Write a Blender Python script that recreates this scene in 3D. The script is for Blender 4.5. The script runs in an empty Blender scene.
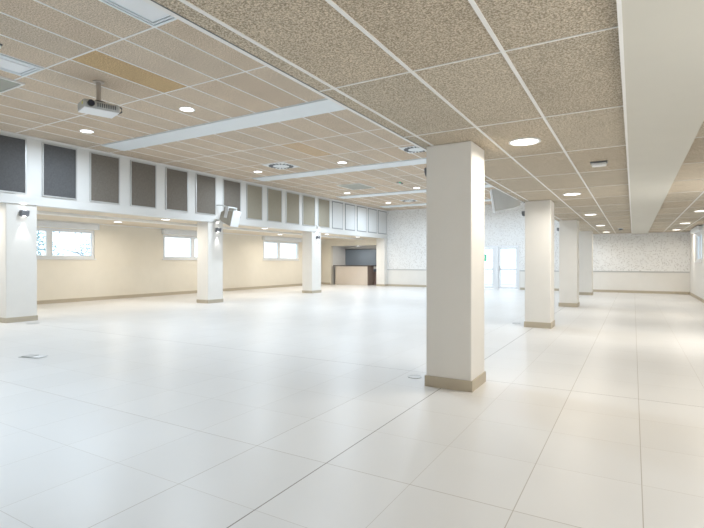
import bpy, bmesh, math, random
from mathutils import Vector, Matrix
random.seed(7)
sc = bpy.context.scene
COL = sc.collection
PI = math.pi

# ------------------------------------------------------------------ materials
def nt(name):
    m = bpy.data.materials.new(name); m.use_nodes = True
    t = m.node_tree; b = t.nodes['Principled BSDF']
    return m, t, b
def N(t, kind, **kw):
    n = t.nodes.new(kind)
    for k, v in kw.items():
        if k in n.inputs: n.inputs[k].default_value = v
        else: setattr(n, k, v)
    return n
def mathn(t, op, a, b=None, c=None):
    n = t.nodes.new('ShaderNodeMath'); n.operation = op
    for i, v in enumerate((a, b, c)):
        if v is None: continue
        if isinstance(v, (int, float)): n.inputs[i].default_value = v
        else: t.links.new(v, n.inputs[i])
    return n.outputs[0]
def mixc(t, fac, a, b, mode='MIX'):
    n = t.nodes.new('ShaderNodeMix'); n.data_type = 'RGBA'; n.blend_type = mode
    for sock, v in ((n.inputs[0], fac), (n.inputs[6], a), (n.inputs[7], b)):
        if isinstance(v, (int, float)): sock.default_value = v
        elif isinstance(v, tuple): sock.default_value = (*v, 1) if len(v) == 3 else v
        else: t.links.new(v, sock)
    return n.outputs[2]
def paint(name, col, rough=0.6, var=0.03, scale=3.0, metal=0.0, bump=0.0):
    m, t, b = nt(name)
    tc = N(t, 'ShaderNodeTexCoord'); no = N(t, 'ShaderNodeTexNoise', Scale=scale, Detail=3.0)
    t.links.new(tc.outputs['Object'], no.inputs['Vector'])
    c = mixc(t, no.outputs['Fac'], tuple(x*(1-var) for x in col), tuple(min(1, x*(1+var)) for x in col))
    t.links.new(c, b.inputs['Base Color'])
    b.inputs['Roughness'].default_value = rough; b.inputs['Metallic'].default_value = metal
    if bump:
        n2 = N(t, 'ShaderNodeTexNoise', Scale=90.0, Detail=2.0); t.links.new(tc.outputs['Object'], n2.inputs['Vector'])
        bp = N(t, 'ShaderNodeBump', Strength=bump, Distance=0.002)
        t.links.new(n2.outputs['Fac'], bp.inputs['Height']); t.links.new(bp.outputs['Normal'], b.inputs['Normal'])
    return m
def emit(name, col, s):
    m, t, b = nt(name)
    b.inputs['Base Color'].default_value = (*col, 1)
    b.inputs['Emission Color'].default_value = (*col, 1); b.inputs['Emission Strength'].default_value = s
    return m
def woodwool(name, ca, cb, lo=0.42, hi=0.6, scale=42):
    """fibrous cement bonded wood wool, tinted per tile through the 'tint' attribute"""
    m, t, b = nt(name)
    tc = N(t, 'ShaderNodeTexCoord'); at = N(t, 'ShaderNodeAttribute'); at.attribute_name = 'tint'
    n1 = N(t, 'ShaderNodeTexNoise', Scale=float(scale), Detail=6.0, Roughness=0.85)
    n2 = N(t, 'ShaderNodeTexNoise', Scale=2.2, Detail=2.0)
    t.links.new(tc.outputs['Object'], n1.inputs['Vector']); t.links.new(tc.outputs['Object'], n2.inputs['Vector'])
    mr = N(t, 'ShaderNodeMapRange'); mr.inputs['From Min'].default_value = lo; mr.inputs['From Max'].default_value = hi
    t.links.new(n1.outputs['Fac'], mr.inputs['Value'])
    c = mixc(t, mr.outputs[0], ca, cb)
    v = mathn(t, 'MULTIPLY_ADD', n2.outputs['Fac'], 0.25, 0.88)
    c2 = mixc(t, 1.0, c, at.outputs['Color'], 'MULTIPLY')
    vm = N(t, 'ShaderNodeVectorMath'); vm.operation = 'SCALE'
    t.links.new(c2, vm.inputs[0]); t.links.new(v, vm.inputs['Scale'])
    t.links.new(vm.outputs[0], b.inputs['Base Color'])
    bp = N(t, 'ShaderNodeBump', Strength=0.5, Distance=0.004)
    t.links.new(n1.outputs['Fac'], bp.inputs['Height']); t.links.new(bp.outputs['Normal'], b.inputs['Normal'])
    b.inputs['Roughness'].default_value = 0.9
    return m
def floor_mat():
    m, t, b = nt('floor_tile')
    tc = N(t, 'ShaderNodeTexCoord'); s = N(t, 'ShaderNodeSeparateXYZ'); t.links.new(tc.outputs['Object'], s.inputs[0])
    X, Y = s.outputs[0], s.outputs[1]
    def line(c, off, pitch, w):
        q = mathn(t, 'DIVIDE', mathn(t, 'SUBTRACT', c, off), pitch)
        f = mathn(t, 'ABSOLUTE', mathn(t, 'SUBTRACT', mathn(t, 'FRACT', mathn(t, 'ADD', q, 0.5)), 0.5))
        return mathn(t, 'LESS_THAN', f, w/2/pitch)
    def one(c, pos, w):
        return mathn(t, 'LESS_THAN', mathn(t, 'ABSOLUTE', mathn(t, 'SUBTRACT', c, pos)), w/2)
    lx = line(X, -1.845, 0.63, 0.004); ly = line(Y, 2.06, 0.73, 0.004)
    g = mathn(t, 'MAXIMUM', lx, ly)
    st = mathn(t, 'MAXIMUM', one(X, -1.845, 0.009), one(Y, 5.71, 0.008))
    st2 = mathn(t, 'MAXIMUM', one(X, -0.585, 0.006), one(X, -2.475, 0.006))
    st2 = mathn(t, 'MAXIMUM', st2, one(X, 0.045, 0.006)); st2 = mathn(t, 'MAXIMUM', st2, one(Y, 2.79, 0.006))
    # each tile its own faint tone
    cx = mathn(t, 'FLOOR', mathn(t, 'DIVIDE', mathn(t, 'SUBTRACT', X, -1.845), 0.63))
    cy = mathn(t, 'FLOOR', mathn(t, 'DIVIDE', mathn(t, 'SUBTRACT', Y, 2.06), 0.73))
    cv = N(t, 'ShaderNodeCombineXYZ'); t.links.new(cx, cv.inputs[0]); t.links.new(cy, cv.inputs[1])
    wn = N(t, 'ShaderNodeTexWhiteNoise'); t.links.new(cv.outputs[0], wn.inputs['Vector'])
    no = N(t, 'ShaderNodeTexNoise', Scale=1.3, Detail=4.0); t.links.new(tc.outputs['Object'], no.inputs['Vector'])
    a = mathn(t, 'ADD', mathn(t, 'MULTIPLY', wn.outputs['Value'], 0.35), mathn(t, 'MULTIPLY', no.outputs['Fac'], 0.65))
    c = mixc(t, a, FLOOR_A, FLOOR_B)
    c = mixc(t, mathn(t, 'MULTIPLY', g, 0.6), c, (0.42, 0.38, 0.33))
    c = mixc(t, mathn(t, 'MULTIPLY', st2, 0.6), c, (0.36, 0.32, 0.27))
    c = mixc(t, mathn(t, 'MULTIPLY', st, 0.85), c, (0.16, 0.14, 0.12))
    t.links.new(c, b.inputs['Base Color'])
    r = mathn(t, 'MULTIPLY_ADD', no.outputs['Fac'], 0.16, 0.27)
    t.links.new(r, b.inputs['Roughness']); b.inputs['Specular IOR Level'].default_value = 0.45
    return m
def dotted(name):
    """white acoustic board with small scattered grey-brown perforations"""
    m, t, b = nt(name)
    tc = N(t, 'ShaderNodeTexCoord')
    v = N(t, 'ShaderNodeTexVoronoi', Scale=19.0); fl_ = N(t, 'ShaderNodeVectorMath'); fl_.operation = 'MULTIPLY'; fl_.inputs[1].default_value = (1, 0, 1)
    t.links.new(tc.outputs['Object'], fl_.inputs[0]); t.links.new(fl_.outputs[0], v.inputs['Vector'])
    d = mathn(t, 'LESS_THAN', v.outputs['Distance'], 0.33)
    sp = N(t, 'ShaderNodeSeparateColor'); t.links.new(v.outputs['Color'], sp.inputs[0])
    k = mathn(t, 'LESS_THAN', sp.outputs[0], 0.7)
    dd = mathn(t, 'MULTIPLY', d, k)
    c = mixc(t, mathn(t, 'MULTIPLY', dd, 0.6), (0.84, 0.84, 0.83), (0.40, 0.37, 0.34))
    t.links.new(c, b.inputs['Base Color']); b.inputs['Roughness'].default_value = 0.7
    return m
def glass(name):
    m, t, b = nt(name); t.nodes.remove(b)
    out = t.nodes['Material Output']
    tr = N(t, 'ShaderNodeBsdfTransparent'); gl = N(t, 'ShaderNodeBsdfGlossy'); gl.inputs['Roughness'].default_value = 0.02
    mx = N(t, 'ShaderNodeMixShader', Fac=0.05)
    tr.inputs['Color'].default_value = (0.93, 0.97, 1, 1)
    t.links.new(tr.outputs[0], mx.inputs[1]); t.links.new(gl.outputs[0], mx.inputs[2])
    t.links.new(mx.outputs[0], out.inputs[0])
    return m

FLOOR_A = (0.66, 0.65, 0.635); FLOOR_B = (0.74, 0.73, 0.715)
M = dict(
    floor=floor_mat(),
    wool=woodwool('wood_wool_board', (0.24, 0.196, 0.138), (0.73, 0.64, 0.51), 0.43, 0.59, 82),
    wool_far=woodwool('wood_wool_pale', (0.38, 0.30, 0.215), (0.75, 0.62, 0.485), 0.44, 0.58, 50),
    soffit=paint('soffit_board', (0.72, 0.64, 0.52), 0.8),
    grid=paint('grid_white', (0.80, 0.79, 0.77), 0.45),
    white=paint('white_paint', (0.80, 0.79, 0.765), 0.6, bump=0.1),
    column=paint('column_paint', (0.80, 0.775, 0.73), 0.55, bump=0.1),
    cream=paint('cream_paint', (0.80, 0.75, 0.65), 0.65, bump=0.1),
    frieze=paint('frieze_paint', (0.73, 0.725, 0.705), 0.55),
    panelwhite=paint('lower_wall_board', (0.80, 0.78, 0.74), 0.5),
    beamp=paint('beam_paint', (0.58, 0.56, 0.495), 0.5),
    dots=dotted('perforated_board'),
    skirt=paint('skirting_tile', (0.50, 0.435, 0.335), 0.5),
    metal=paint('brushed_metal', (0.55, 0.55, 0.54), 0.35, metal=0.6),
    alu=paint('alu_frame', (0.56, 0.56, 0.55), 0.4, metal=0.3),
    darkgrey=paint('dark_metal', (0.16, 0.17, 0.18), 0.4, metal=0.4),
    sconce=paint('sconce_metal', (0.22, 0.23, 0.25), 0.4, metal=0.4),
    black=paint('black_plastic', (0.02, 0.02, 0.022), 0.35),
    plastic=paint('white_plastic', (0.78, 0.79, 0.80), 0.35),
    greyplastic=paint('grey_plastic', (0.50, 0.50, 0.48), 0.4),
    upvc=paint('window_frame_white', (0.80, 0.82, 0.84), 0.35),
    glass=glass('window_glass'),
    fabA=paint('panel_charcoal', (0.10, 0.10, 0.103), 0.9, 0.25, 30),  # four panel tones: reflections on the panels painted into the base colour
    fabB=paint('panel_brown_grey', (0.18, 0.16, 0.135), 0.9, 0.25, 30),
    fabC=paint('panel_olive_grey', (0.33, 0.30, 0.235), 0.9, 0.12, 30),
    fabD=paint('panel_white', (0.70, 0.71, 0.71), 0.8, 0.05, 30),
    outline=paint('panel_gap_grey', (0.30, 0.31, 0.32), 0.6),
    hatch=paint('hatch_grey_green', (0.33, 0.33, 0.28), 0.5),
    vent=paint('vent_blue_white', (0.74, 0.78, 0.80), 0.4),
    slot=paint('vent_slot_dark', (0.12, 0.13, 0.14), 0.6),
    pole=paint('warm_grey_pole', (0.48, 0.42, 0.37), 0.45),
    lamp=emit('lamp_warm', (1.0, 0.97, 0.90), 6.0),
    lampc=emit('lamp_cool', (0.97, 0.98, 1.0), 6.0),
    ledw=emit('sconce_lens', (1, 1, 1), 8.0),
    green=emit('exit_green', (0.02, 0.42, 0.22), 0.6),
    shutter=paint('shutter_blue_grey', (0.24, 0.29, 0.35), 0.35, 0.08, 1.5),
    counter=paint('counter_front', (0.74, 0.66, 0.58), 0.5),
    countertop=paint('counter_dark_top', (0.10, 0.085, 0.08), 0.35),
    counterside=paint('counter_brown_side', (0.28, 0.22, 0.19), 0.5),
    pink=paint('red_brown_box', (0.42, 0.20, 0.16), 0.5),
    bark=paint('bark', (0.34, 0.38, 0.42), 0.9),
    leaf=paint('foliage', (0.30, 0.48, 0.50), 0.8, 0.3, 5),
    ground=paint('terrace', (0.70, 0.70, 0.70), 0.8),
    spk=paint('speaker_tan_grey', (0.40, 0.37, 0.31), 0.5),
    lens=paint('lens_glass', (0.03, 0.03, 0.05), 0.08),
    yellow=paint('yellow_sticker', (0.65, 0.60, 0.10), 0.5),
)

# ------------------------------------------------------------------ geometry
class MB:
    def __init__(s): s.bm = bmesh.new(); s.tint = []
    def box(s, x0, x1, y0, y1, z0, z1, rot=None, at=None):
        g = bmesh.ops.create_cube(s.bm, size=1.0)['verts']
        for v in g:
            v.co = Vector(((x0+x1)/2 + v.co.x*(x1-x0), (y0+y1)/2 + v.co.y*(y1-y0), (z0+z1)/2 + v.co.z*(z1-z0)))
            if rot is not None: v.co = rot @ v.co
            if at is not None: v.co += Vector(at)
        return s
    def cyl(s, p, r, h, axis='Z', r2=None, seg=28, rot=None, at=None):
        g = bmesh.ops.create_cone(s.bm, cap_ends=True, segments=seg, radius1=r, radius2=r if r2 is None else r2, depth=h)['verts']
        R = {'Z': Matrix.Identity(3), 'X': Matrix.Rotation(PI/2, 3, 'Y'), 'Y': Matrix.Rotation(PI/2, 3, 'X')}[axis]
        for v in g:
            v.co = R @ v.co + Vector(p)
            if rot is not None: v.co = rot @ v.co
            if at is not None: v.co += Vector(at)
        return s
    def ring(s, p, r0, r1, h, seg=36):
        bm = s.bm; vs = []
        for i in range(seg):
            a = 2*PI*i/seg; c, q = math.cos(a), math.sin(a)
            vs.append([bm.verts.new((p[0]+r*c, p[1]+r*q, p[2]+z)) for r, z in ((r0, 0), (r1, 0), (r1, h), (r0, h))])
        for i in range(seg):
            a, b = vs[i], vs[(i+1) % seg]
            for k in range(4): bm.faces.new((a[k], b[k], b[(k+1) % 4], a[(k+1) % 4]))
        return s
    def tube(s, pts, r, seg=8, r_end=None):
        bm = s.bm; rows = []; n = len(pts)
        for i, p in enumerate(pts):
            p = Vector(p)
            d = (Vector(pts[min(i+1, n-1)]) - Vector(pts[max(i-1, 0)])).normalized()
            u = d.cross(Vector((0.31, 0.17, 0.93))).normalized(); w = d.cross(u)
            rr = r if r_end is None else r + (r_end-r)*i/(n-1)
            rows.append([bm.verts.new(p + rr*(math.cos(2*PI*k/seg)*u + math.sin(2*PI*k/seg)*w)) for k in range(seg)])
        for a, b in zip(rows, rows[1:]):
            for k in range(seg): bm.faces.new((a[k], a[(k+1) % seg], b[(k+1) % seg], b[k]))
        bm.faces.new(rows[0]); bm.faces.new(rows[-1][::-1])
        return s
    def prism(s, prof, y0, y1, rot=None, at=None):
        """profile in (x, z), extruded along y"""
        a = [s.bm.verts.new((x, y0, z)) for x, z in prof]; b = [s.bm.verts.new((x, y1, z)) for x, z in prof]
        n = len(prof); s.bm.faces.new(a); s.bm.faces.new(b[::-1])
        for i in range(n): s.bm.faces.new((a[i], b[i], b[(i+1) % n], a[(i+1) % n]))
        for v in a+b:
            if rot is not None: v.co = rot @ v.co
            if at is not None: v.co += Vector(at)
        return s
    def build(s, name, mat, parent=None, bevel=0.0, smooth=False):
        bmesh.ops.recalc_face_normals(s.bm, faces=s.bm.faces)
        me = bpy.data.meshes.new(name); s.bm.to_mesh(me); s.bm.free()
        me.materials.append(M[mat] if isinstance(mat, str) else mat)
        o = bpy.data.objects.new(name, me); COL.objects.link(o)
        if parent: o.parent = parent
        if bevel:
            b = o.modifiers.new('b', 'BEVEL'); b.width = bevel; b.segments = 2; b.limit_method = 'ANGLE'
        if smooth:
            for p in me.polygons: p.use_smooth = True
        return o
def tag(o, label=None, cat=None, group=None, kind=None):
    if label: o['label'] = label
    if cat: o['category'] = cat
    if group: o['group'] = group
    if kind: o['kind'] = kind
    return o
def thing(name, label, cat, loc=(0, 0, 0), group=None, rz=0):
    o = bpy.data.objects.new(name, None); COL.objects.link(o); o.location = loc; o.rotation_euler = (0, 0, rz)
    o.empty_display_size = 0.1
    return tag(o, label, cat, group)
def struct(name, mb, mat, label=None, cat=None):
    o = mb.build(name, mat); return tag(o, label, cat, None, 'structure')
def dup(root, loc, label, group=None, rz=None):
    r = root.copy(); COL.objects.link(r); r.location = loc; r['label'] = label
    if group: r['group'] = group
    if rz is not None: r.rotation_euler = (0, 0, rz)
    for ch in list(root.children):
        c = ch.copy(); COL.objects.link(c); c.parent = r
        for g in list(ch.children):
            d = g.copy(); COL.objects.link(d); d.parent = c
    return r

# ------------------------------------------------------------------ key dimensions (metres, camera stands at x=0 y=0)
EYE = 1.4
ZL, ZH = 2.71, 4.40          # low ceiling over the aisle, high ceiling over the hall
XE = -2.075                   # edge between them
XF = -12.4                   # face of the panelled upper wall and of the left columns
XW, XR, YF, YB = -17.0, 2.09, 25.2, -5.0
SO = 2.80                    # soffit of the side bay

# floor
struct('floor', MB().box(XW-0.2, XR+0.2, YB-0.2, YF+2.2, -0.1, 0.0), 'floor', 'pale glossy large format tile floor', 'floor')

# ------------------------------------------------------------------ ceilings
def tiled(name, xs, ys, z, mat, tint, label, gap=0.0):
    bm = bmesh.new(); lay = bm.loops.layers.float_color.new('tint')
    for i in range(len(xs)-1):
        for j in range(len(ys)-1):
            x0, x1, y0, y1 = xs[i], xs[i+1], ys[j], ys[j+1]
            f = bm.faces.new([bm.verts.new(p) for p in ((x0, y0, z), (x0, y1, z), (x1, y1, z), (x1, y0, z))])
            c = tint((x0+x1)/2, (y0+y1)/2)
            for l in f.loops: l[lay] = (*c, 1)
    g = bmesh.ops.create_cube(bm, size=1.0)['verts']
    for v in g:
        v.co = Vector(((xs[0]+xs[-1])/2 + v.co.x*(xs[-1]-xs[0]), (ys[0]+ys[-1])/2 + v.co.y*(ys[-1]-ys[0]), z+0.08 + v.co.z*0.12))
    for v in g:
        for f in v.link_faces:
            for l in f.loops: l[lay] = (1, 1, 1, 1)
    me = bpy.data.meshes.new(name); bm.to_mesh(me); bm.free(); me.materials.append(M[mat])
    o = bpy.data.objects.new(name, me); COL.objects.link(o)
    return tag(o, label, 'ceiling', None, 'structure')
rt = random.Random(3)
def tint_low(x, y):
    k = rt.uniform(0.92, 1.07); w = rt.uniform(-0.015, 0.02)
    return (k+w, k, k-w)
def tint_high(x, y):
    k = rt.uniform(0.94, 1.05); w = rt.uniform(-0.02, 0.025)
    if -7.2 < x < -6.55 and 4.0 < y < 5.7: return (0.93, 0.80, 0.56)
    if -8.0 < x < -7.3 and 12.0 > y > 10.4: return (0.99, 0.90, 0.76)
    return (k+w, k, k-w)
yl = [3.05 + 1.57*k for k in range(-5, 15)]; yl = [YB] + [y for y in yl if YB < y < YF] + [YF]
xl = [XE, -1.945, -1.315, -0.70, -0.06]
xr = [0.53, 1.13, 1.74, XR]
tiled('ceiling', xl, yl, ZL, 'wool', tint_low, 'low wood wool tile ceiling over the right aisle, left of the smooth beam')
tiled('ceiling.001', xr, yl, ZL, 'wool', tint_low, 'narrow wood wool tile ceiling between the smooth beam and the right wall')
def bars(xs, ys, z, x0, x1, y0, y1, wx, wy):
    m = MB()
    for x in xs: m.box(x-wx/2, x+wx/2, y0, y1, z-0.006, z+0.004)
    for y in ys: m.box(x0, x1, y-wy/2, y+wy/2, z-0.0045, z+0.004)
    return m
struct('trim_1', bars(xl[1:-1], yl[1:-1], ZL, XE, -0.06, YB, YF, 0.024, 0.014), 'grid', 'white metal ceiling grid of the low aisle ceiling', 'ceiling trim')
struct('trim_2', bars(xr[1:-1], yl[1:-1], ZL, 0.53, XR, YB, YF, 0.022, 0.010), 'grid', 'white metal ceiling grid right of the smooth beam', 'ceiling trim')
# smooth boxed beam that runs down the aisle ceiling
b = tag(MB().box(-0.05, 0.54, YB, YF, ZL-0.05, ZL+0.1).build('ceiling_beam', 'beamp'), 'smooth beige boxed beam running lengthwise along the right aisle ceiling', 'beam')
MB().box(-0.071, -0.05, YB, YF, ZL-0.055, ZL+0.05).build('edge_profile', 'grid', b)
# drop between low and high ceiling
struct('wall_drop', MB().box(XE, XE+0.012, YB, YF, ZL+0.14, ZH), 'white')
t = MB(); t.box(XE-0.008, XE, YB, YF, ZL-0.002, ZL+0.012)
struct('trim_3', t, 'slot')  # dark strip drawn for the shade in the gap at the ceiling edge
struct('trim_4', MB().box(XE-0.040, XE-0.008, YB, YF, ZL-0.004, ZL+0.014).box(XE-0.03, XE, YB, YF, ZL+0.014, ZL+0.14), 'grid', 'white edge profile along the drop of the low ceiling', 'ceiling trim')

xh = [-5.27 + 0.642*k for k in range(-12, 6)]; xh = [XF] + [x for x in xh if XF+0.1 < x < XE-0.1] + [XE]
BEAMS = [(7.35, 8.0), (12.98, 13.63), (18.61, 19.26), (23.0, 23.65)]
yh = [YB, -2.65, -0.98, 0.68, 2.35, 4.01, 5.67, 7.35, 8.0, 9.66, 11.32, 12.98, 13.63, 15.29, 16.95, 18.61, 19.26, 21.1, 23.0, 23.65, YF]
tiled('ceiling.002', xh, yh, ZH, 'wool_far', tint_high, 'high wood wool tile ceiling over the main hall')
struct('trim_5', bars(xh[1:-1], yh[1:-1], ZH, XF, XE, YB, YF, 0.026, 0.026), 'grid', 'white metal ceiling grid of the high hall ceiling', 'ceiling trim')
bl = ['nearest the camera', 'second from the camera', 'third from the camera', 'next to the far wall']
for (y0, y1), w in zip(BEAMS, bl):
    tag(MB().box(-11.75, XE-0.04, y0, y1, ZH-0.03, ZH+0.01).build('ceiling_band', 'vent'), 'smooth white band across the high ceiling, ' + w, 'ceiling band', 'white bands across the high ceiling')

# ------------------------------------------------------------------ walls
def wall_y_with_holes(mb, x0, x1, y0, y1, z0, z1, holes):
    """wall slab in a plane x = const, with rectangular holes (ya, yb, za, zb) sorted by y"""
    y = y0
    for ya, yb, za, zb in holes:
        mb.box(x0, x1, y, ya, z0, z1); mb.box(x0, x1, ya, yb, z0, za); mb.box(x0, x1, ya, yb, zb, z1); y = yb
    mb.box(x0, x1, y, y1, z0, z1)
    return mb
WIN = [(7.30, 10.39), (13.34, 16.5), (19.65, 22.8)]
WZ = (1.52, 2.55)
struct('wall_left', wall_y_with_holes(MB(), XW-0.2, XW, YB, YF, 0, 3.0, [(-4.2, -1.0, 0.6, 2.55), (0.6, 3.8, 0.6, 2.55)] + [(a, b, *WZ) for a, b in WIN]), 'cream', 'cream side wall with high windows behind the left columns', 'wall')
struct('ceiling.003', MB().box(XW, XF-0.2, YB, YF, SO, SO+0.2), 'soffit', 'pale soffit over the side bay behind the left columns', 'ceiling')
struct('trim_6', MB().box(XW, -16.75, YB, YF, SO-0.03, SO), 'white', 'white bulkhead above the side windows', 'ceiling trim')
struct('trim_7', MB().box(-14.30, -13.95, YB, YF, SO-0.07, SO), 'white', 'white strip along the side bay soffit', 'ceiling trim')
struct('wall_upper_left', MB().box(XF-0.2, XF, YB, YF, SO-0.0, ZH+0.1), 'frieze', 'white upper wall carrying a row of tall acoustic panels', 'wall')
struct('trim_8', MB().box(XF, XF+0.03, YB, YF, ZH-0.045, ZH-0.005), 'grid')
struct('trim_9', MB().box(XF-0.2, XF+0.035, YB, YF, SO-0.04, SO), 'frieze')
struct('wall_right', wall_y_with_holes(MB(), XR, XR+0.2, YB, YF, 0, 2.9, [(-3.5, -0.5, 0.9, 2.4), (1.0, 4.0, 0.9, 2.4), (8.5, 11.5, 1.42, 2.5), (15.5, 17.5, 1.42, 2.5), (20.9, 23.0, 1.42, 2.5)]), 'white', 'white wall at the right edge of the picture', 'wall')
struct('wall_back', MB().box(XW-0.2, XR+0.2, YB-0.2, YB, 0, 4.6), 'cream')
# far wall: opening for the glazed doors and for the serving hatch
DX0, DX1, DZ = -8.35, -4.98, 2.24
HX0, HX1, HZ = -16.30, -13.10, 2.40
m = MB()
m.box(XW-0.2, HX0, YF, YF+0.2, 0, 3.0).box(HX0, HX1, YF, YF+0.2, HZ, 3.0).box(HX1, XF-0.0, YF, YF+0.2, 0, 3.0)
struct('wall_far', m, 'cream', 'cream end wall of the side bay around the serving hatch', 'wall')
def far_panels(mb, z0, z1):
    for a, c in ((XF, DX0), (DX0, DX1), (DX1, XR+0.2)):
        zz0 = z0
        if a == DX0:
            if z1 <= DZ: continue
            zz0 = max(z0, DZ)
        mb.box(a, c, YF, YF+0.2, zz0, z1)
    return mb
struct('wall_far.001', far_panels(MB(), 0, 0.96), 'panelwhite', 'plain white lower part of the far wall', 'wall')
struct('wall_far.002', far_panels(MB(), 0.96, 4.6), 'dots', 'white perforated acoustic upper part of the far wall', 'wall')
struct('trim_10', MB().box(XF, DX0-0.02, YF-0.02, YF, 0.93, 0.985).box(DX1+0.02, XR, YF-0.02, YF, 0.93, 0.985), 'alu', 'thin grey dado rail on the far wall', 'trim')
struct('trim_11', MB().box(XE, XR, YF-0.03, YF, ZL-0.05, ZL-0.004).box(XF, XE, YF-0.03, YF, ZH-0.05, ZH-0.004), 'grid')
# skirtings
struct('baseboard_left', MB().box(XW, XW+0.02, YB, YF, 0, 0.12), 'skirt', 'beige brown skirting along the left wall', 'skirting')
struct('baseboard_far', MB().box(XW+0.02, HX0-0.05, YF-0.02, YF, 0, 0.11).box(XF, DX0-0.05, YF-0.02, YF, 0, 0.11).box(DX1+0.05, XR, YF-0.02, YF, 0, 0.11), 'skirt', 'beige brown skirting along the far wall', 'skirting')
struct('baseboard_right', MB().box(XR-0.02, XR, YB, YF-0.02, 0, 0.11), 'skirt', 'beige brown skirting along the right wall', 'skirting')

# ------------------------------------------------------------------ windows
def window(n, x, sgn, y0, y1, z0, z1, mull, label, depth=0.12):
    """frame in plane x; sgn = direction into the room"""
    root = thing('window_%d' % n, label, 'window'); root['kind'] = 'structure'
    a, b_ = sorted((x - sgn*depth, x - sgn*0.03)); w = 0.06
    f = MB().box(a, b_, y0, y1, z0, z0+w).box(a, b_, y0, y1, z1-w, z1).box(a, b_, y0, y0+w, z0+w, z1-w).box(a, b_, y1-w, y1, z0+w, z1-w)
    for mu in mull: f.box(a, b_, mu-0.05, mu+0.05, z0+w, z1-w)
    f.build('window_frame', 'upvc', root, bevel=0.006)
    ys = [y0+w] + [q for mu in mull for q in (mu-0.05, mu+0.05)] + [y1-w]
    for k in range(0, len(ys), 2):
        s = MB(); c = 0.045; p, q = ys[k], ys[k+1]; aa, bb = a+0.02, b_+0.012*(sgn > 0)
        s.box(aa, bb, p, q, z0+w, z0+w+c).box(aa, bb, p, q, z1-w-c, z1-w).box(aa, bb, p, p+c, z0+w+c, z1-w-c).box(aa, bb, q-c, q, z0+w+c, z1-w-c)
        so = s.build('window_sash', 'upvc', root, bevel=0.004)
        MB().box((a+b_)/2-0.004, (a+b_)/2+0.004, p+c, q-c, z0+w+c, z1-w-c).build('window_pane', 'glass', so)
    MB().box(min(x, x+sgn*0.04), max(x, x+sgn*0.04), y0-0.04, y1+0.04, z0-0.035, z0).build('window_sill', 'upvc', root, bevel=0.005)
    return root
wl = ['high two-light window on the left wall, nearest the camera, with tree branches outside', 'high window on the left wall, partly hidden by the second left column', 'high window on the left wall between the second and third left columns']
mulls = [[8.82], [14.95], [21.0, 20.3, 22.2][:1]]
for i, ((a, b_), l) in enumerate(zip(WIN, wl)):
    window(i+1, XW, 1, a, b_, WZ[0], WZ[1], mulls[i], l)
wb = ['white roller shutter box above the nearest window on the left wall', 'white roller shutter box above the window half hidden by the second left column', 'white roller shutter box above the farthest window on the left wall']
for (a, b_), l in zip(WIN, wb):
    r = thing('shutter_box', l, 'shutter box', (XW+0.005, (a+b_)/2, WZ[1]+0.02), 'roller shutter boxes')
    h = (b_-a)/2+0.05
    MB().prism([(0, 0), (0.13, 0), (0.15, 0.02), (0.15, 0.19), (0, 0.19)], -h, h).build('housing', 'upvc', r)
    for s in (-1, 1): MB().box(0, 0.17, s*h-0.02, s*h+0.02, -0.005, 0.19).build('end_cap', 'upvc', r)
window(4, XR, -1, 20.9, 23.0, 1.42, 2.5, [21.95], 'window on the right wall cut by the edge of the picture')
r = thing('shutter_box', 'white roller blind box over the window on the right wall', 'shutter box', (XR, 21.95, 2.52), 'roller shutter boxes')
MB().prism([(0, 0), (-0.10, 0), (-0.14, 0.05), (-0.14, 0.16), (0, 0.16)], -1.2, 1.3).build('housing', 'upvc', r)
window(5, XR, -1, 15.5, 17.5, 1.42, 2.5, [16.5], 'window on the right wall outside the picture')
window(6, XR, -1, 8.5, 11.5, 1.42, 2.5, [10.0], 'window on the right wall beside the second column')
window(7, XR, -1, 1.0, 4.0, 0.9, 2.4, [2.5], 'window on the right wall beside the camera')
window(8, XR, -1, -3.5, -0.5, 0.9, 2.4, [-2.0], 'window on the right wall behind the camera')
window(9, XW, 1, 0.6, 3.8, 0.6, 2.55, [2.2], 'tall window on the left wall left of the picture')
window(10, XW, 1, -4.2, -1.0, 0.6, 2.55, [-2.6], 'tall window on the left wall behind the camera')

# glazed doors in the far wall
def glazed_door(n, x0, x1, label, handle_side):
    r = thing('door_%d' % n, label, 'door'); r['kind'] = 'structure'
    y0, y1, w = YF+0.02, YF+0.08, 0.10
    f = MB().box(x0, x0+w, y0, y1, 0.03, DZ-0.08).box(x1-w, x1, y0, y1, 0.03, DZ-0.08)
    f.box(x0+w, x1-w, y0, y1, 0.03, 0.13).box(x0+w, x1-w, y0, y1, DZ-0.17, DZ-0.08).box(x0+w, x1-w, y0-0.004, y1+0.004, 0.98, 1.07)
    f.box(x0+w, x1-w, y0+0.01, y1-0.01, 0.22, 0.25)
    f.build('door_leaf', 'upvc', r, bevel=0.004)
    MB().box(x0+w, x1-w, YF+0.045, YF+0.055, 1.07, DZ-0.17).build('door_pane', 'glass', r)
    MB().box(x0+w, x1-w, YF+0.045, YF+0.055, 0.13, 0.98).build('door_pane', 'glass', r)
    hx = x1-0.05 if handle_side > 0 else x0+0.05
    MB().box(hx-0.015, hx+0.015, y0-0.045, y0-0.03, 0.95, 1.20).box(hx-0.01, hx+0.01, y0-0.03, y0, 1.0, 1.02).box(hx-0.01, hx+0.01, y0-0.03, y0, 1.14, 1.16).build('door_handle', 'metal', r)
    return r
f = MB(); fx = [DX0, -7.25, -6.16, DX1]
f.box(DX0, DX0+0.06, YF-0.02, YF+0.14, 0, DZ).box(DX1-0.06, DX1, YF-0.02, YF+0.14, 0, DZ).box(DX0+0.06, DX1-0.06, YF-0.02, YF+0.14, DZ-0.07, DZ)
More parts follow.
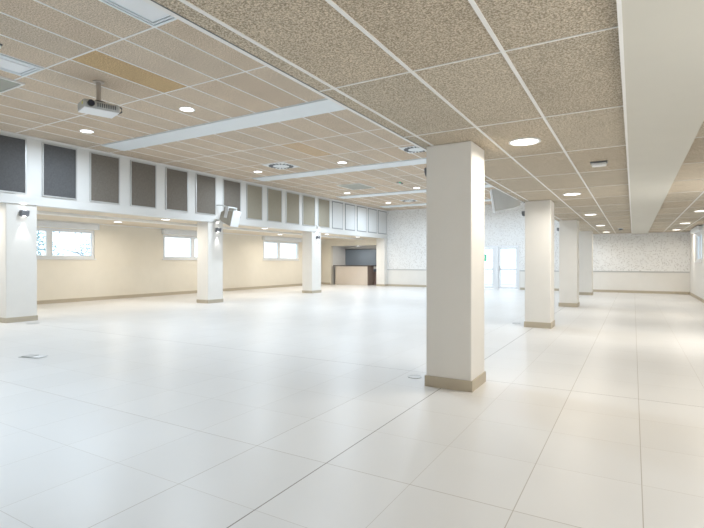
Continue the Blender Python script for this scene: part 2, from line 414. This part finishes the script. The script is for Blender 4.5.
f.box(-7.29, -7.19, YF, YF+0.12, 0, DZ-0.07).box(-6.22, -6.02, YF-0.02, YF+0.12, 0, DZ-0.07)
struct('trim_12', f, 'upvc', 'white frame around the glazed doors in the far wall', 'door frame')
glazed_door(1, DX0+0.07, -7.30, 'glazed white door leaf in the far wall hidden behind the big column', 1)
glazed_door(2, -7.18, -6.23, 'narrow glazed white door leaf next to the big column', -1)
glazed_door(3, -6.01, DX1-0.07, 'wide glazed white door leaf in the far wall, the right one', -1)
# green exit notice on the wide post of the door
e = thing('exit_sign', 'small green exit sign on the glazed door beside the big column', 'sign', (-6.72, YF-0.0, 1.62))
MB().box(-0.09, 0.09, -0.02, 0.0, -0.17, 0.17).build('sign_plate', 'green', e)
q = MB(); q.cyl((0, -0.024, 0.10), 0.025, 0.006, 'Y'); q.box(-0.02, 0.02, -0.027, -0.021, -0.02, 0.07); q.box(-0.04, -0.02, -0.027, -0.021, -0.10, -0.02); q.box(0.02, 0.04, -0.027, -0.021, -0.10, -0.02)
q.build('running_figure', 'plastic', e)

# serving hatch recess
m = MB().box(HX0-0.2, HX0, YF+0.2, YF+2.0, 0, 3.0).box(HX1, HX1+0.2, YF+0.2, YF+2.0, 0, 3.0).box(HX0-0.2, HX1+0.2, YF+1.8, YF+2.0, 0, 3.0).box(HX0, HX1, YF+0.2, YF+1.8, HZ, 3.0)
struct('wall_hatch', m, 'white', 'white recess behind the counter of the serving hatch', 'wall')
s = thing('roller_shutter', 'closed blue-grey roller shutter in the recess behind the counter', 'shutter', (-14.9, YF+1.74, 1.15))
MB().box(-1.75, 1.75, 0, 0.05, 0.0, 1.04).build('shutter_curtain', 'shutter', s)
fr = MB().box(-1.80, -1.75, -0.02, 0.05, -0.02, 1.10).box(1.75, 1.79, -0.02, 0.05, -0.02, 1.10).box(-1.75, 1.75, -0.02, 0.05, 1.04, 1.10)
fr.build('shutter_guide', 'darkgrey', s)
c = thing('service_counter', 'beige front serving counter with a dark overhanging top', 'counter', (0, 0, 0))
MB().box(-16.05, -13.78, YF+0.12, YF+0.16, 0.0, 1.14).build('front_panel', 'counter', c)
MB().box(-13.78, -13.74, YF+0.12, YF+0.85, 0.0, 1.14).build('side_panel', 'counterside', c)
MB().box(-16.05, -13.79, YF+0.17, YF+0.85, 0.0, 1.13).build('body', 'counterside', c)
MB().box(-16.20, -13.56, YF+0.08, YF+0.92, 1.14, 1.20).build('worktop', 'countertop', c, bevel=0.006)
c = thing('low_cabinet', 'low pinkish cabinet with a dark blue top right of the counter', 'cabinet', (0, 0, 0))
MB().box(-14.6, -13.15, YF+1.20, YF+1.65, 0.0, 0.80).build('body', paint('pinkish_front', (0.55, 0.42, 0.38), 0.5), c)
MB().box(-14.62, -13.13, YF+1.16, YF+1.68, 0.80, 0.98).build('top', 'shutter', c)

# ------------------------------------------------------------------ columns
def column(x0, x1, y0, y1, h, label, group, sk=0.118):
    cx, cy = (x0+x1)/2, (y0+y1)/2; a, d = (x1-x0)/2, (y1-y0)/2
    r = thing('column', label, 'column', (cx, cy, 0), group)
    MB().box(-a, a, -d, d, 0, h).build('shaft', 'column', r, bevel=0.012)
    e = 0.013
    MB().box(-a-e, a+e, -d-e, -d, 0, sk).box(-a-e, a+e, d, d+e, 0, sk).box(-a-e, -a, -d, d, 0, sk).box(a, a+e, -d, d, 0, sk).build('skirting', 'skirt', r)
    return r
RC = [(5.11, 5.64), (10.82, 11.38), (16.35, 16.98), (22.5, 23.1)]
rl = ['large square white column closest to the camera, standing in the foreground', 'second square column of the right row, behind the big foreground column', 'third square column of the right row', 'farthest square column of the right row, close to the patterned far wall']
for (a, b_), l in zip(RC, rl): column(-2.025, -1.505, a, b_, ZL, l, 'columns along the right aisle')
LC = [(5.475, 6.14), (11.53, 12.21), (17.60, 18.33), (24.85, YF)]
ll = ['white column at the left edge of the picture with a grey wall light', 'white column under the left loudspeaker, second of the left row', 'third white column of the left row, before the serving hatch', 'white end column of the left row, right of the serving hatch']
for (a, b_), l in zip(LC, ll):
    column(XF-0.53, XF-0.0, a, b_, SO-0.04 if b_ < YF else SO-0.04, l, 'columns of the left row', 0.115)

# ------------------------------------------------------------------ acoustic panels on the upper wall
PY = [(5.02, 5.895), (6.247, 7.089), (7.432, 8.284), (8.615, 9.473), (9.813, 10.667), (10.991, 11.86), (12.205, 13.071), (13.381, 14.26), (14.554, 15.459), (15.734, 16.641), (16.88, 17.819), (18.074, 19.023), (19.259, 20.235), (20.454, 21.429), (21.647, 22.665), (22.845, 23.877), (24.023, 25.087)]
ordn = ['first', 'second', 'third', 'fourth', 'fifth', 'sixth', 'seventh', 'eighth', 'ninth', 'tenth', 'eleventh', 'twelfth']
for i, (a, b_) in enumerate(PY):
    z0, z1 = 3.00, 4.315; cy = (a+b_)/2; h = (b_-a)/2
    if i < 7:
        mat = 'fabA' if i < 2 else 'fabB'
        nm = ['cut by the left picture edge', 'second from left', 'third from left', 'fourth from left', 'fifth from left', 'directly left of the left loudspeaker', 'behind the left loudspeaker'][i]
        l = ('charcoal' if i < 2 else 'dark brown-grey') + ' acoustic panel in the upper wall row, ' + nm
        grp = 'dark acoustic panels'
    elif i < 12:
        mat = 'fabC'; l = 'olive grey acoustic panel high on the wall, %s of five from the left' % ordn[i-7]; grp = 'olive grey acoustic panels'
    else:
        mat = 'fabD'; l = 'white dark-outlined acoustic panel high on the wall, %s of five from the left' % ordn[i-12]; grp = 'white acoustic panels'
    r = thing('acoustic_panel', l, 'wall panel', (XF, cy, z0), grp)
    H = z1-z0; w = 0.03 if i < 12 else 0.045; d = 0.03 if i < 12 else 0.014
    fm = MB().box(0, d, -h, h, 0, w).box(0, d, -h, h, H-w, H).box(0, d, -h, -h+w, w, H-w).box(0, d, h-w, h, w, H-w)
    fm.build('panel_frame', 'alu' if i < 12 else 'outline', r)
    MB().box(0, 0.016 if i < 12 else 0.02, -h+w, h-w, w, H-w).build('panel_board', mat, r)

# ------------------------------------------------------------------ lights
def lamp(kind, name, loc, power, col, **kw):
    L = bpy.data.lights.new(name, kind); L.energy = power; L.color = col
    rot = kw.pop('rot', (0, 0, 0))
    for k, v in kw.items(): setattr(L, k, v)
    o = bpy.data.objects.new(name, L); COL.objects.link(o); o.location = loc; o.rotation_euler = rot
    return o
WARM = (1.0, 0.93, 0.82); COOL = (0.74, 0.87, 1.0); NEUT = (1.0, 0.965, 0.91)
def make_downlight(name, r, mat):
    root = thing(name, 'x', 'ceiling light')
    MB().ring((0, 0, -0.012), r*0.86, r, 0.014).build('trim_ring', 'plastic', root)
    MB().cyl((0, 0, -0.004), r*0.86, 0.006).build('diffuser', mat, root)
    return root
P_AISLE, P_HALL, P_BAY = 27, 98, 36
d0 = make_downlight('downlight', 0.165, 'lamp')
first = [True]
def down(x, y, z, label, grp, power, col, proto):
    if first[0] and proto is d0:
        proto.location = (x, y, z); proto['label'] = label; proto['group'] = grp; first[0] = False
    else: dup(proto, (x, y, z), label, grp)
    lamp('AREA', 'downlight_lamp', (x, y, z-0.03), power, col, shape='DISK', size=0.26, spread=math.radians(165))
for y, w in zip((5.44, 10.1, 14.7, 19.3, 23.6), ('beside the foreground column', 'second from the camera', 'third from the camera', 'fourth from the camera', 'farthest from the camera')):
    down(-1.02, y, ZL, 'round warm downlight in the left row of the aisle ceiling, ' + w, 'downlights left of the smooth beam', P_AISLE, WARM, d0)
for y, w in zip((10.2, 15.1, 19.6, 23.4), ('nearest the camera', 'close to the picture edge', 'second from the far wall', 'closest to the far wall')):
    down(1.50, y, ZL, 'round warm downlight right of the smooth beam, ' + w, 'downlights right of the smooth beam', P_AISLE, WARM, d0)
lamp('AREA', 'downlight_lamp', (1.5, 0.8, ZL-0.03), P_AISLE, WARM, shape='DISK', size=0.26, spread=math.radians(90))
lamp('AREA', 'downlight_lamp', (1.5, 5.5, ZL-0.03), P_AISLE, WARM, shape='DISK', size=0.26, spread=math.radians(165))
d1 = make_downlight('downlight', 0.15, 'lampc'); used = False
hall = [(-7.55, 6.48, 'right of the projector'), (-10.8, 6.41, 'above the third dark wall panel'), (-10.75, 12.16, 'left of the second white band'), (-7.57, 12.32, 'just before the second white band'), (-10.74, 17.9, 'left of the third white band'), (-7.56, 18.06, 'right of the exit light'), (-10.7, 21.87, 'left one near the far wall')]
for x, y, w in hall:
    if not used: d1.location = (x, y, ZH); d1['label'] = 'small round downlight in the high ceiling, ' + w; d1['group'] = 'downlights in the high ceiling'; used = True
    else: dup(d1, (x, y, ZH), 'small round downlight in the high ceiling, ' + w, 'downlights in the high ceiling')
    lamp('AREA', 'hall_lamp', (x, y, ZH-0.035), P_HALL, COOL, shape='DISK', size=0.24, spread=math.radians(170))
for x, y in ((-7.55, 0.7), (-10.8, 0.7), (-4.4, 0.7), (-4.4, 6.45), (-4.4, 12.3), (-4.4, 18.0), (-4.4, 22.5), (-7.55, 22.3)):  # lamps without fixtures, the near and far ones added as fill
    lamp('AREA', 'hall_lamp', (x, y, ZH-0.035), P_HALL*(0.72 if y < 1 else 1), COOL if y > 1 else (0.68, 0.84, 1.0), shape='DISK', size=0.24, spread=math.radians(100 if y < 1 else 170))
bay = [(-15.5, 10.3, 'above the wall right of the nearest window'), (-13.25, 10.5, 'left of the second left column'), (-13.25, 15.4, 'before the farthest window'), (-15.5, 19.2, 'behind the third left column'), (-13.25, 20.1, 'right of the third left column'), (-15.5, 22.3, 'in the corner before the hatch'), (-13.25, 23.2, 'nearest the end column of the left row')]
for x, y, w in bay:
    dup(d1, (x, y, SO), 'round downlight in the side bay soffit, ' + w, 'downlights in the side bay')
    lamp('AREA', 'bay_lamp', (x, y, SO-0.035), P_BAY, WARM, shape='DISK', size=0.24, spread=math.radians(170))
for x, y in ((-15.5, 5.6), (-13.25, 5.0), (-15.5, 15.0), (-14.5, 0)):
    lamp('AREA', 'bay_lamp', (x, y, SO-0.035), P_BAY, WARM, shape='DISK', size=0.24, spread=math.radians(170))
dup(d1, (-14.75, YF+0.7, HZ), 'round downlight inside the recess of the serving hatch', 'downlights in the side bay')
lamp('AREA', 'bay_lamp', (-14.75, YF+0.7, HZ-0.035), 22, NEUT, shape='DISK', size=0.2)

# wall lights on the columns
def make_sconce():
    r = thing('wall_light', 'x', 'wall light')
    MB().box(0, 0.012, -0.06, 0.06, -0.07, 0.07).build('back_plate', 'sconce', r)
    MB().prism([(0.012, -0.07), (0.10, -0.055), (0.13, 0.03), (0.13, 0.07), (0.012, 0.07)], -0.085, 0.085).build('housing', 'sconce', r, bevel=0.006)
    MB().cyl((0.07, 0, 0.071), 0.035, 0.006).build('upper_lens', 'ledw', r)
    MB().cyl((0.06, 0, -0.0665), 0.035, 0.006).build('lower_lens', 'ledw', r)
    return r
s0 = make_sconce()
sw = [('on the column at the left edge of the picture', 5.83), ('on the second left column, under the loudspeaker', 11.93), ('on the third left column', 18.0)]
for i, (w, y) in enumerate(sw):
    loc = (XF, y, 2.50 if i else 2.54); lab = 'grey up and down wall light ' + w
    if i == 0: s0.location = loc; s0['label'] = lab; s0['group'] = 'wall lights on the left columns'
    else: dup(s0, loc, lab, 'wall lights on the left columns')
    lamp('SPOT', 'sconce_down', (XF+0.07, y, loc[2]-0.09), 26, (1, 1, 1), spot_size=math.radians(50), spot_blend=0.5, shadow_soft_size=0.02, rot=(0, 0, 0))
    lamp('SPOT', 'sconce_up', (XF+0.07, y, loc[2]+0.09), 14, (1, 1, 1), spot_size=math.radians(60), spot_blend=0.5, shadow_soft_size=0.02, rot=(PI, 0, 0))
rw = ['on the left side of the big foreground column', 'on the second column of the right row', 'on the third column of the right row']
for w, y, z in zip(rw, (5.30, 10.93, 16.5), (2.44, 2.45, 2.43)):
    r = thing('wall_light', 'small dark wall light ' + w, 'wall light', (-2.025, y, z), 'wall lights on the right columns')
    MB().box(-0.012, 0, -0.05, 0.05, -0.06, 0.06).build('back_plate', 'sconce', r)
    MB().prism([(-0.012, -0.05), (-0.06, -0.045), (-0.075, 0.0), (-0.075, 0.055), (-0.012, 0.055)], -0.06, 0.06).build('housing', 'sconce', r, bevel=0.004)
tag(MB().box(-2.05, -2.025, 5.36, 5.44, 1.28, 1.41).build('call_point', 'pink', bevel=0.004), 'small reddish brown wall box low on the left side of the foreground column', 'wall box')

# ------------------------------------------------------------------ ceiling fittings
def cassette(x0, x1, y0, y1, label):
    cx, cy = (x0+x1)/2, (y0+y1)/2; a, d = (x1-x0)/2, (y1-y0)/2
    r = thing('ceiling_diffuser', label, 'ceiling vent', (cx, cy, ZH), 'long ceiling diffusers')
    MB().box(-a, a, -d, d, -0.006, 0.004).build('backing', 'slot', r)
    f = MB()
    for k, e in enumerate((0.0, 0.045, 0.09)):
        w = 0.03; z0, z1 = -0.022+0.004*k, -0.006
        A, D = a-e, d-e
        f.box(-A, A, -D, -D+w, z0, z1).box(-A, A, D-w, D, z0, z1).box(-A, -A+w, -D+w, D-w, z0, z1).box(A-w, A, -D+w, D-w, z0, z1)
    f.build('nested_frame', 'vent', r)
    MB().box(-a+0.13, a-0.13, -d+0.13, d-0.13, -0.02, -0.006).build('centre_plate', 'plastic', r)
cassette(-5.25, -4.65, 2.37, 3.99, 'long white ceiling diffuser with nested frames at the top edge of the picture')
cassette(-8.47, -7.86, 2.37, 3.99, 'long white ceiling diffuser with nested frames at the left edge of the picture')
def swirl(x, y, label, h=0.30):
    r = thing('ceiling_vent', label, 'ceiling vent', (x, y, ZH), 'round swirl diffusers')
    MB().box(-h, h, -h, h, -0.014, 0.0).build('plate', 'plastic', r)
    MB().cyl((0, 0, -0.018), h*0.62, 0.008, seg=36).build('hub', 'vent', r)
    b = MB()
    for k in range(20):
        a = 2*PI*k/20; R = Matrix.Rotation(a, 3, 'Z')
        b.box(h*0.60, h*0.92, -0.024, 0.024, -0.026, -0.014, rot=R)
    b.build('slots', 'slot', r)
swirl(-9.47, 11.78, 'round slotted air diffuser in the high ceiling, left of the second white band', 0.42)
swirl(-4.97, 11.85, 'round slotted air diffuser in the high ceiling, beside the foreground column', 0.36)
swirl(-9.46, 21.64, 'round slotted air diffuser in the high ceiling close to the far wall', 0.36)
def hatch(x0, x1, y0, y1, label):
    cx, cy = (x0+x1)/2, (y0+y1)/2; a, d = (x1-x0)/2, (y1-y0)/2
    r = thing('ceiling_hatch', label, 'ceiling hatch', (cx, cy, ZH), 'grey ceiling hatches')
    MB().box(-a, a, -d, d, -0.02, 0).build('hatch_board', 'hatch', r)
    w = 0.03
    MB().box(-a-w, a+w, -d-w, -d, -0.03, 0).box(-a-w, a+w, d, d+w, -0.03, 0).box(-a-w, -a, -d, d, -0.03, 0).box(a, a+w, -d, d, -0.03, 0).build('hatch_frame', 'grid', r)
hatch(-10.1, -8.83, 2.70, 4.14, 'grey-green ceiling hatch with white edge at the left edge of the picture')
hatch(-9.97, -8.98, 15.85, 17.1, 'grey-green ceiling hatch between the second and third white bands')
# emergency exit lights
def exit_light(x, y, z, label):
    r = thing('ceiling_exit_light', label, 'exit light', (x, y, z))
    MB().box(-0.05, 0.05, -0.17, 0.17, -0.05, 0.0).build('housing', 'greyplastic', r, bevel=0.006)
    MB().box(0.05, 0.056, -0.16, -0.03, -0.045, -0.005).build('green_face', 'green', r)
    MB().box(0.05, 0.056, -0.03, 0.16, -0.045, -0.005).build('dark_face', 'darkgrey', r)
exit_light(-7.6, 16.52, ZH, 'small exit light with a green end on the high ceiling')
exit_light(-14.5, 7.75, SO, 'small exit light with a green end on the soffit above the nearest window')
# devices in the aisle ceiling
r = thing('ceiling_emergency_light', 'small square white emergency light with dark base in the aisle ceiling', 'emergency light', (-0.39, 7.06, ZL))
MB().box(-0.10, 0.10, -0.07, 0.07, -0.018, 0).build('base', 'darkgrey', r, bevel=0.003)
MB().box(-0.085, 0.085, -0.062, 0.062, -0.055, -0.018).build('lens', 'plastic', r, bevel=0.01)
r = thing('smoke_detector', 'tiny round smoke detector in the aisle ceiling near the far wall', 'smoke detector', (-0.43, 21.4, ZL))
MB().cyl((0, 0, -0.01), 0.09, 0.02).build('base', 'plastic', r)
MB().cyl((0, 0, -0.045), 0.05, 0.05, r2=0.075).build('head', 'darkgrey', r)
r = thing('ceiling_emergency_light', 'small white emergency light on the high ceiling, cut by the left edge of the picture', 'emergency light', (-7.60, 3.17, ZH))
MB().box(-0.10, 0.10, -0.10, 0.10, -0.02, 0).build('base', 'darkgrey', r)
MB().box(-0.09, 0.09, -0.09, 0.09, -0.06, -0.02).build('lens', 'plastic', r, bevel=0.01)

# ------------------------------------------------------------------ projector
pr = thing('projector', 'white ceiling-mounted projector on a grey pole under the high ceiling', 'projector', (-7.68, 4.76, ZH))
MB().cyl((0, 0, -0.008), 0.085, 0.016).build('ceiling_plate', 'pole', pr)
MB().cyl((0, 0, -0.18), 0.036, 0.345).build('pole', 'pole', pr, smooth=False)
MB().cyl((0, 0, -0.345), 0.07, 0.03).box(-0.14, 0.14, -0.03, 0.03, -0.375, -0.355).box(-0.03, 0.03, -0.18, 0.18, -0.375, -0.358).build('mount_bracket', 'black', pr)
RP = Matrix.Rotation(math.radians(-16), 3, 'Z')
bm_ = MB(); bm_.prism([(-0.20, -0.505), (0.19, -0.515), (0.215, -0.48), (0.205, -0.40), (0.16, -0.375), (-0.19, -0.375)], -0.27, 0.27, rot=RP)
bd = bm_.build('body', 'greyplastic', pr, bevel=0.018)
MB().box(-0.19, 0.20, -0.26, 0.26, -0.519, -0.510, rot=RP).build('bottom_cover', 'plastic', pr)
MB().cyl((0.215, -0.175, -0.445), 0.052, 0.05, 'X', rot=RP).build('lens_barrel', 'black', pr)
MB().cyl((0.243, -0.175, -0.445), 0.04, 0.01, 'X', rot=RP).build('lens', 'lens', pr)
g = MB()
for k in range(9): g.box(0.205, 0.216, -0.08+k*0.033, -0.062+k*0.033, -0.48, -0.415, rot=RP)
g.build('grille', 'darkgrey', pr)
MB().box(0.06, 0.13, -0.2725, -0.26, -0.45, -0.41, rot=RP).build('sticker', 'yellow', pr)
MB().tube([(0.0, 0.03, -0.37), (0.09, 0.14, -0.355), (0.15, 0.22, -0.365), (0.20, 0.28, -0.40), (0.19, 0.29, -0.46), (0.13, 0.26, -0.49)], 0.011).build('cable', 'black', pr)
MB().tube([(0.0, -0.03, -0.37), (0.05, -0.15, -0.355), (0.04, -0.25, -0.37), (0.03, -0.29, -0.40)], 0.010).build('cable', 'black', pr)

# ------------------------------------------------------------------ loudspeakers
def loudspeaker(label, loc, rz, tilt, bracket_pts, sc_=1.0, body='greyplastic', back=1.0):
    """front of the cabinet points along local +x, tilted down"""
    r = thing('loudspeaker', label, 'loudspeaker', loc, 'hall loudspeakers', rz)
    R = Matrix.Rotation(tilt, 3, 'Y')
    a = 0.25*sc_; h = 0.27*sc_
    MB().prism([(-a*0.55*back, -h*(0.72 if back == 1 else 0.98)), (a, -h), (a, h), (-a*0.55*back, h*0.72), (-a*back, h*0.45), (-a*back, -h*(0.45 if back == 1 else 0.88))], -0.20*sc_, 0.20*sc_, rot=R).build('cabinet', body, r, bevel=0.012)
    MB().box(a, a+0.03, -0.205*sc_, 0.205*sc_, -h-0.005, h+0.005, rot=R).build('front_baffle', 'plastic', r, bevel=0.01)
    m_ = MB()
    for s in (-1, 1): m_.box(-0.06, 0.06, s*0.22*sc_-0.01, s*0.22*sc_+0.01, -0.03, 0.34*sc_, rot=R)
    m_.box(-0.06, 0.06, -0.23*sc_, 0.23*sc_, 0.33*sc_, 0.36*sc_, rot=R)
    m_.build('yoke', 'greyplastic' if back > 1 else 'plastic', r, bevel=0.003)
    MB().tube(bracket_pts, 0.025).build('wall_arm', 'metal', r)
    return r
loudspeaker('grey loudspeaker on a bracket above the second left column', (-11.95, 12.08, 2.93), math.radians(5), math.radians(14),
            [(-0.02, 0, 0.33), (-0.25, -0.08, 0.42), (-0.42, -0.18, 0.42)], 1.0, 'spk')
loudspeaker('grey loudspeaker hanging under the ceiling edge beside the second right column', (-2.41, 10.56, 2.75), math.radians(196), math.radians(9),
            [(-0.05, 0, 0.29), (-0.20, 0.0, 0.32), (-0.35, -0.07, 0.32)], 0.88, 'greyplastic', 1.35)
r = thing('wall_sensor', 'tiny white sensor on the upper wall above the third left column', 'sensor', (XF, 18.0, 3.02))
MB().box(0, 0.03, -0.05, 0.05, -0.06, 0.06).build('back_plate', 'plastic', r)
MB().box(0.03, 0.12, -0.06, 0.06, -0.10, 0.02, rot=Matrix.Rotation(0.3, 3, 'Y')).build('sensor_head', 'plastic', r, bevel=0.01)

# ------------------------------------------------------------------ floor boxes
def floor_disc(x, y, rad, label, mat='alu'):
    r = thing('floor_box', label, 'floor box', (x, y, 0), 'floor outlet boxes')
    MB().ring((0, 0, 0.0), rad*0.86, rad, 0.006).build('rim', 'metal', r)
    MB().cyl((0, 0, 0.002), rad*0.86, 0.004).build('lid', mat, r)
    return r
floor_disc(-2.30, 5.43, 0.085, 'round grey floor box left of the foreground column')
floor_disc(-11.8, 5.75, 0.13, 'round grey floor box in front of the leftmost column')
floor_disc(-2.3, 11.33, 0.09, 'round floor box beside the second right column')
r = thing('floor_box', 'open square metal floor box with raised lid in the left foreground floor', 'floor box', (-7.66, 3.74, 0), 'floor outlet boxes', 0.3)
MB().box(-0.16, 0.16, -0.10, 0.10, 0, 0.006).build('frame', 'metal', r)
MB().box(-0.13, 0.02, -0.08, 0.08, 0.006, 0.016).build('lid', 'alu', r, bevel=0.003)
MB().box(0.05, 0.20, -0.10, 0.05, 0.006, 0.014).build('flap', 'plastic', r, bevel=0.003)

# ------------------------------------------------------------------ outside
struct('ground', MB().box(-60, 40, -40, 70, -0.4, -0.15), 'ground')
def tree(x, y, h, label, seed):
    rn = random.Random(seed)
    r = thing('tree', label, 'tree', (x, y, -0.15), 'bare trees outside the nearest window')
    w = MB(); w.tube([(0, 0, 0), (0.05, 0.05, h*0.4), (0, 0.1, h)], 0.12, r_end=0.03)
    tips = []
    for k in range(26):
        z = h*rn.uniform(0.25, 0.95); a = rn.uniform(0, 2*PI); L = rn.uniform(0.8, 1.8)
        p1 = (L*0.5*math.cos(a), L*0.5*math.sin(a), z+0.25*L); p2 = (L*math.cos(a+0.3), L*math.sin(a+0.3), z+0.4*L)
        w.tube([(0, 0.05, z), p1, p2], 0.035, seg=5, r_end=0.012)
        for q in range(3):
            b2 = rn.uniform(0, 2*PI); e = (p1[0]+0.6*math.cos(b2), p1[1]+0.6*math.sin(b2), p1[2]+rn.uniform(-0.1, 0.5))
            w.tube([p1, e], 0.018, seg=4, r_end=0.008); tips.append(e)
        tips.append(p2)
    w.build('trunk', 'bark', r)
    lf = MB()
    for t_ in tips:
        for q in range(9):
            p = Vector(t_) + Vector((rn.gauss(0, .2), rn.gauss(0, .2), rn.gauss(0, .15)))
            u = Vector((rn.gauss(0, 1), rn.gauss(0, 1), rn.gauss(0, 1))).normalized()*0.06; v = u.orthogonal().normalized()*0.035
            lf.bm.faces.new([lf.bm.verts.new(p+c_) for c_ in (-u, v, u, -v)])
    lf.build('foliage', 'leaf', r)
tree(-22.0, 10.6, 4.4, 'sparse bluish tree outside the nearest left window, left pane', 5)
tree(-23.6, 14.3, 4.8, 'sparse bluish tree outside the nearest left window, right pane', 9)

# ------------------------------------------------------------------ world, added daylight fill, camera
w = bpy.data.worlds.new('world'); sc.world = w; w.use_nodes = True
bg = w.node_tree.nodes['Background']; bg.inputs[0].default_value = (0.90, 0.96, 1.0, 1); bg.inputs[1].default_value = 2.6
# added fill lamps imitating daylight at the unseen side windows
lamp('AREA', 'window_daylight', (XW+0.15, 2.2, 1.6), 120, COOL, shape='RECTANGLE', size=3.0, size_y=1.9, rot=(0, -PI/2, 0))
lamp('AREA', 'window_daylight', (XR-0.15, 2.5, 1.65), 70, NEUT, shape='RECTANGLE', size=3.0, size_y=1.4, rot=(0, PI/2, 0))
lamp('AREA', 'window_daylight', (XR-0.15, 10.0, 1.95), 55, NEUT, shape='RECTANGLE', size=3.0, size_y=1.0, rot=(0, PI/2, 0))

cam = bpy.data.cameras.new('camera'); co = bpy.data.objects.new('camera', cam); COL.objects.link(co)
co.location = (0, 0, EYE); co.rotation_euler = (PI/2, 0, math.atan(281.5/480.0))
cam.sensor_width = 36.0; cam.lens = 480.0/704*36.0; cam.shift_y = -2.0/704; cam.clip_end = 300
sc.camera = co
sc.view_settings.view_transform = 'Standard'; sc.view_settings.look = 'None'
sc.view_settings.exposure = -0.38; sc.view_settings.gamma = 1.0
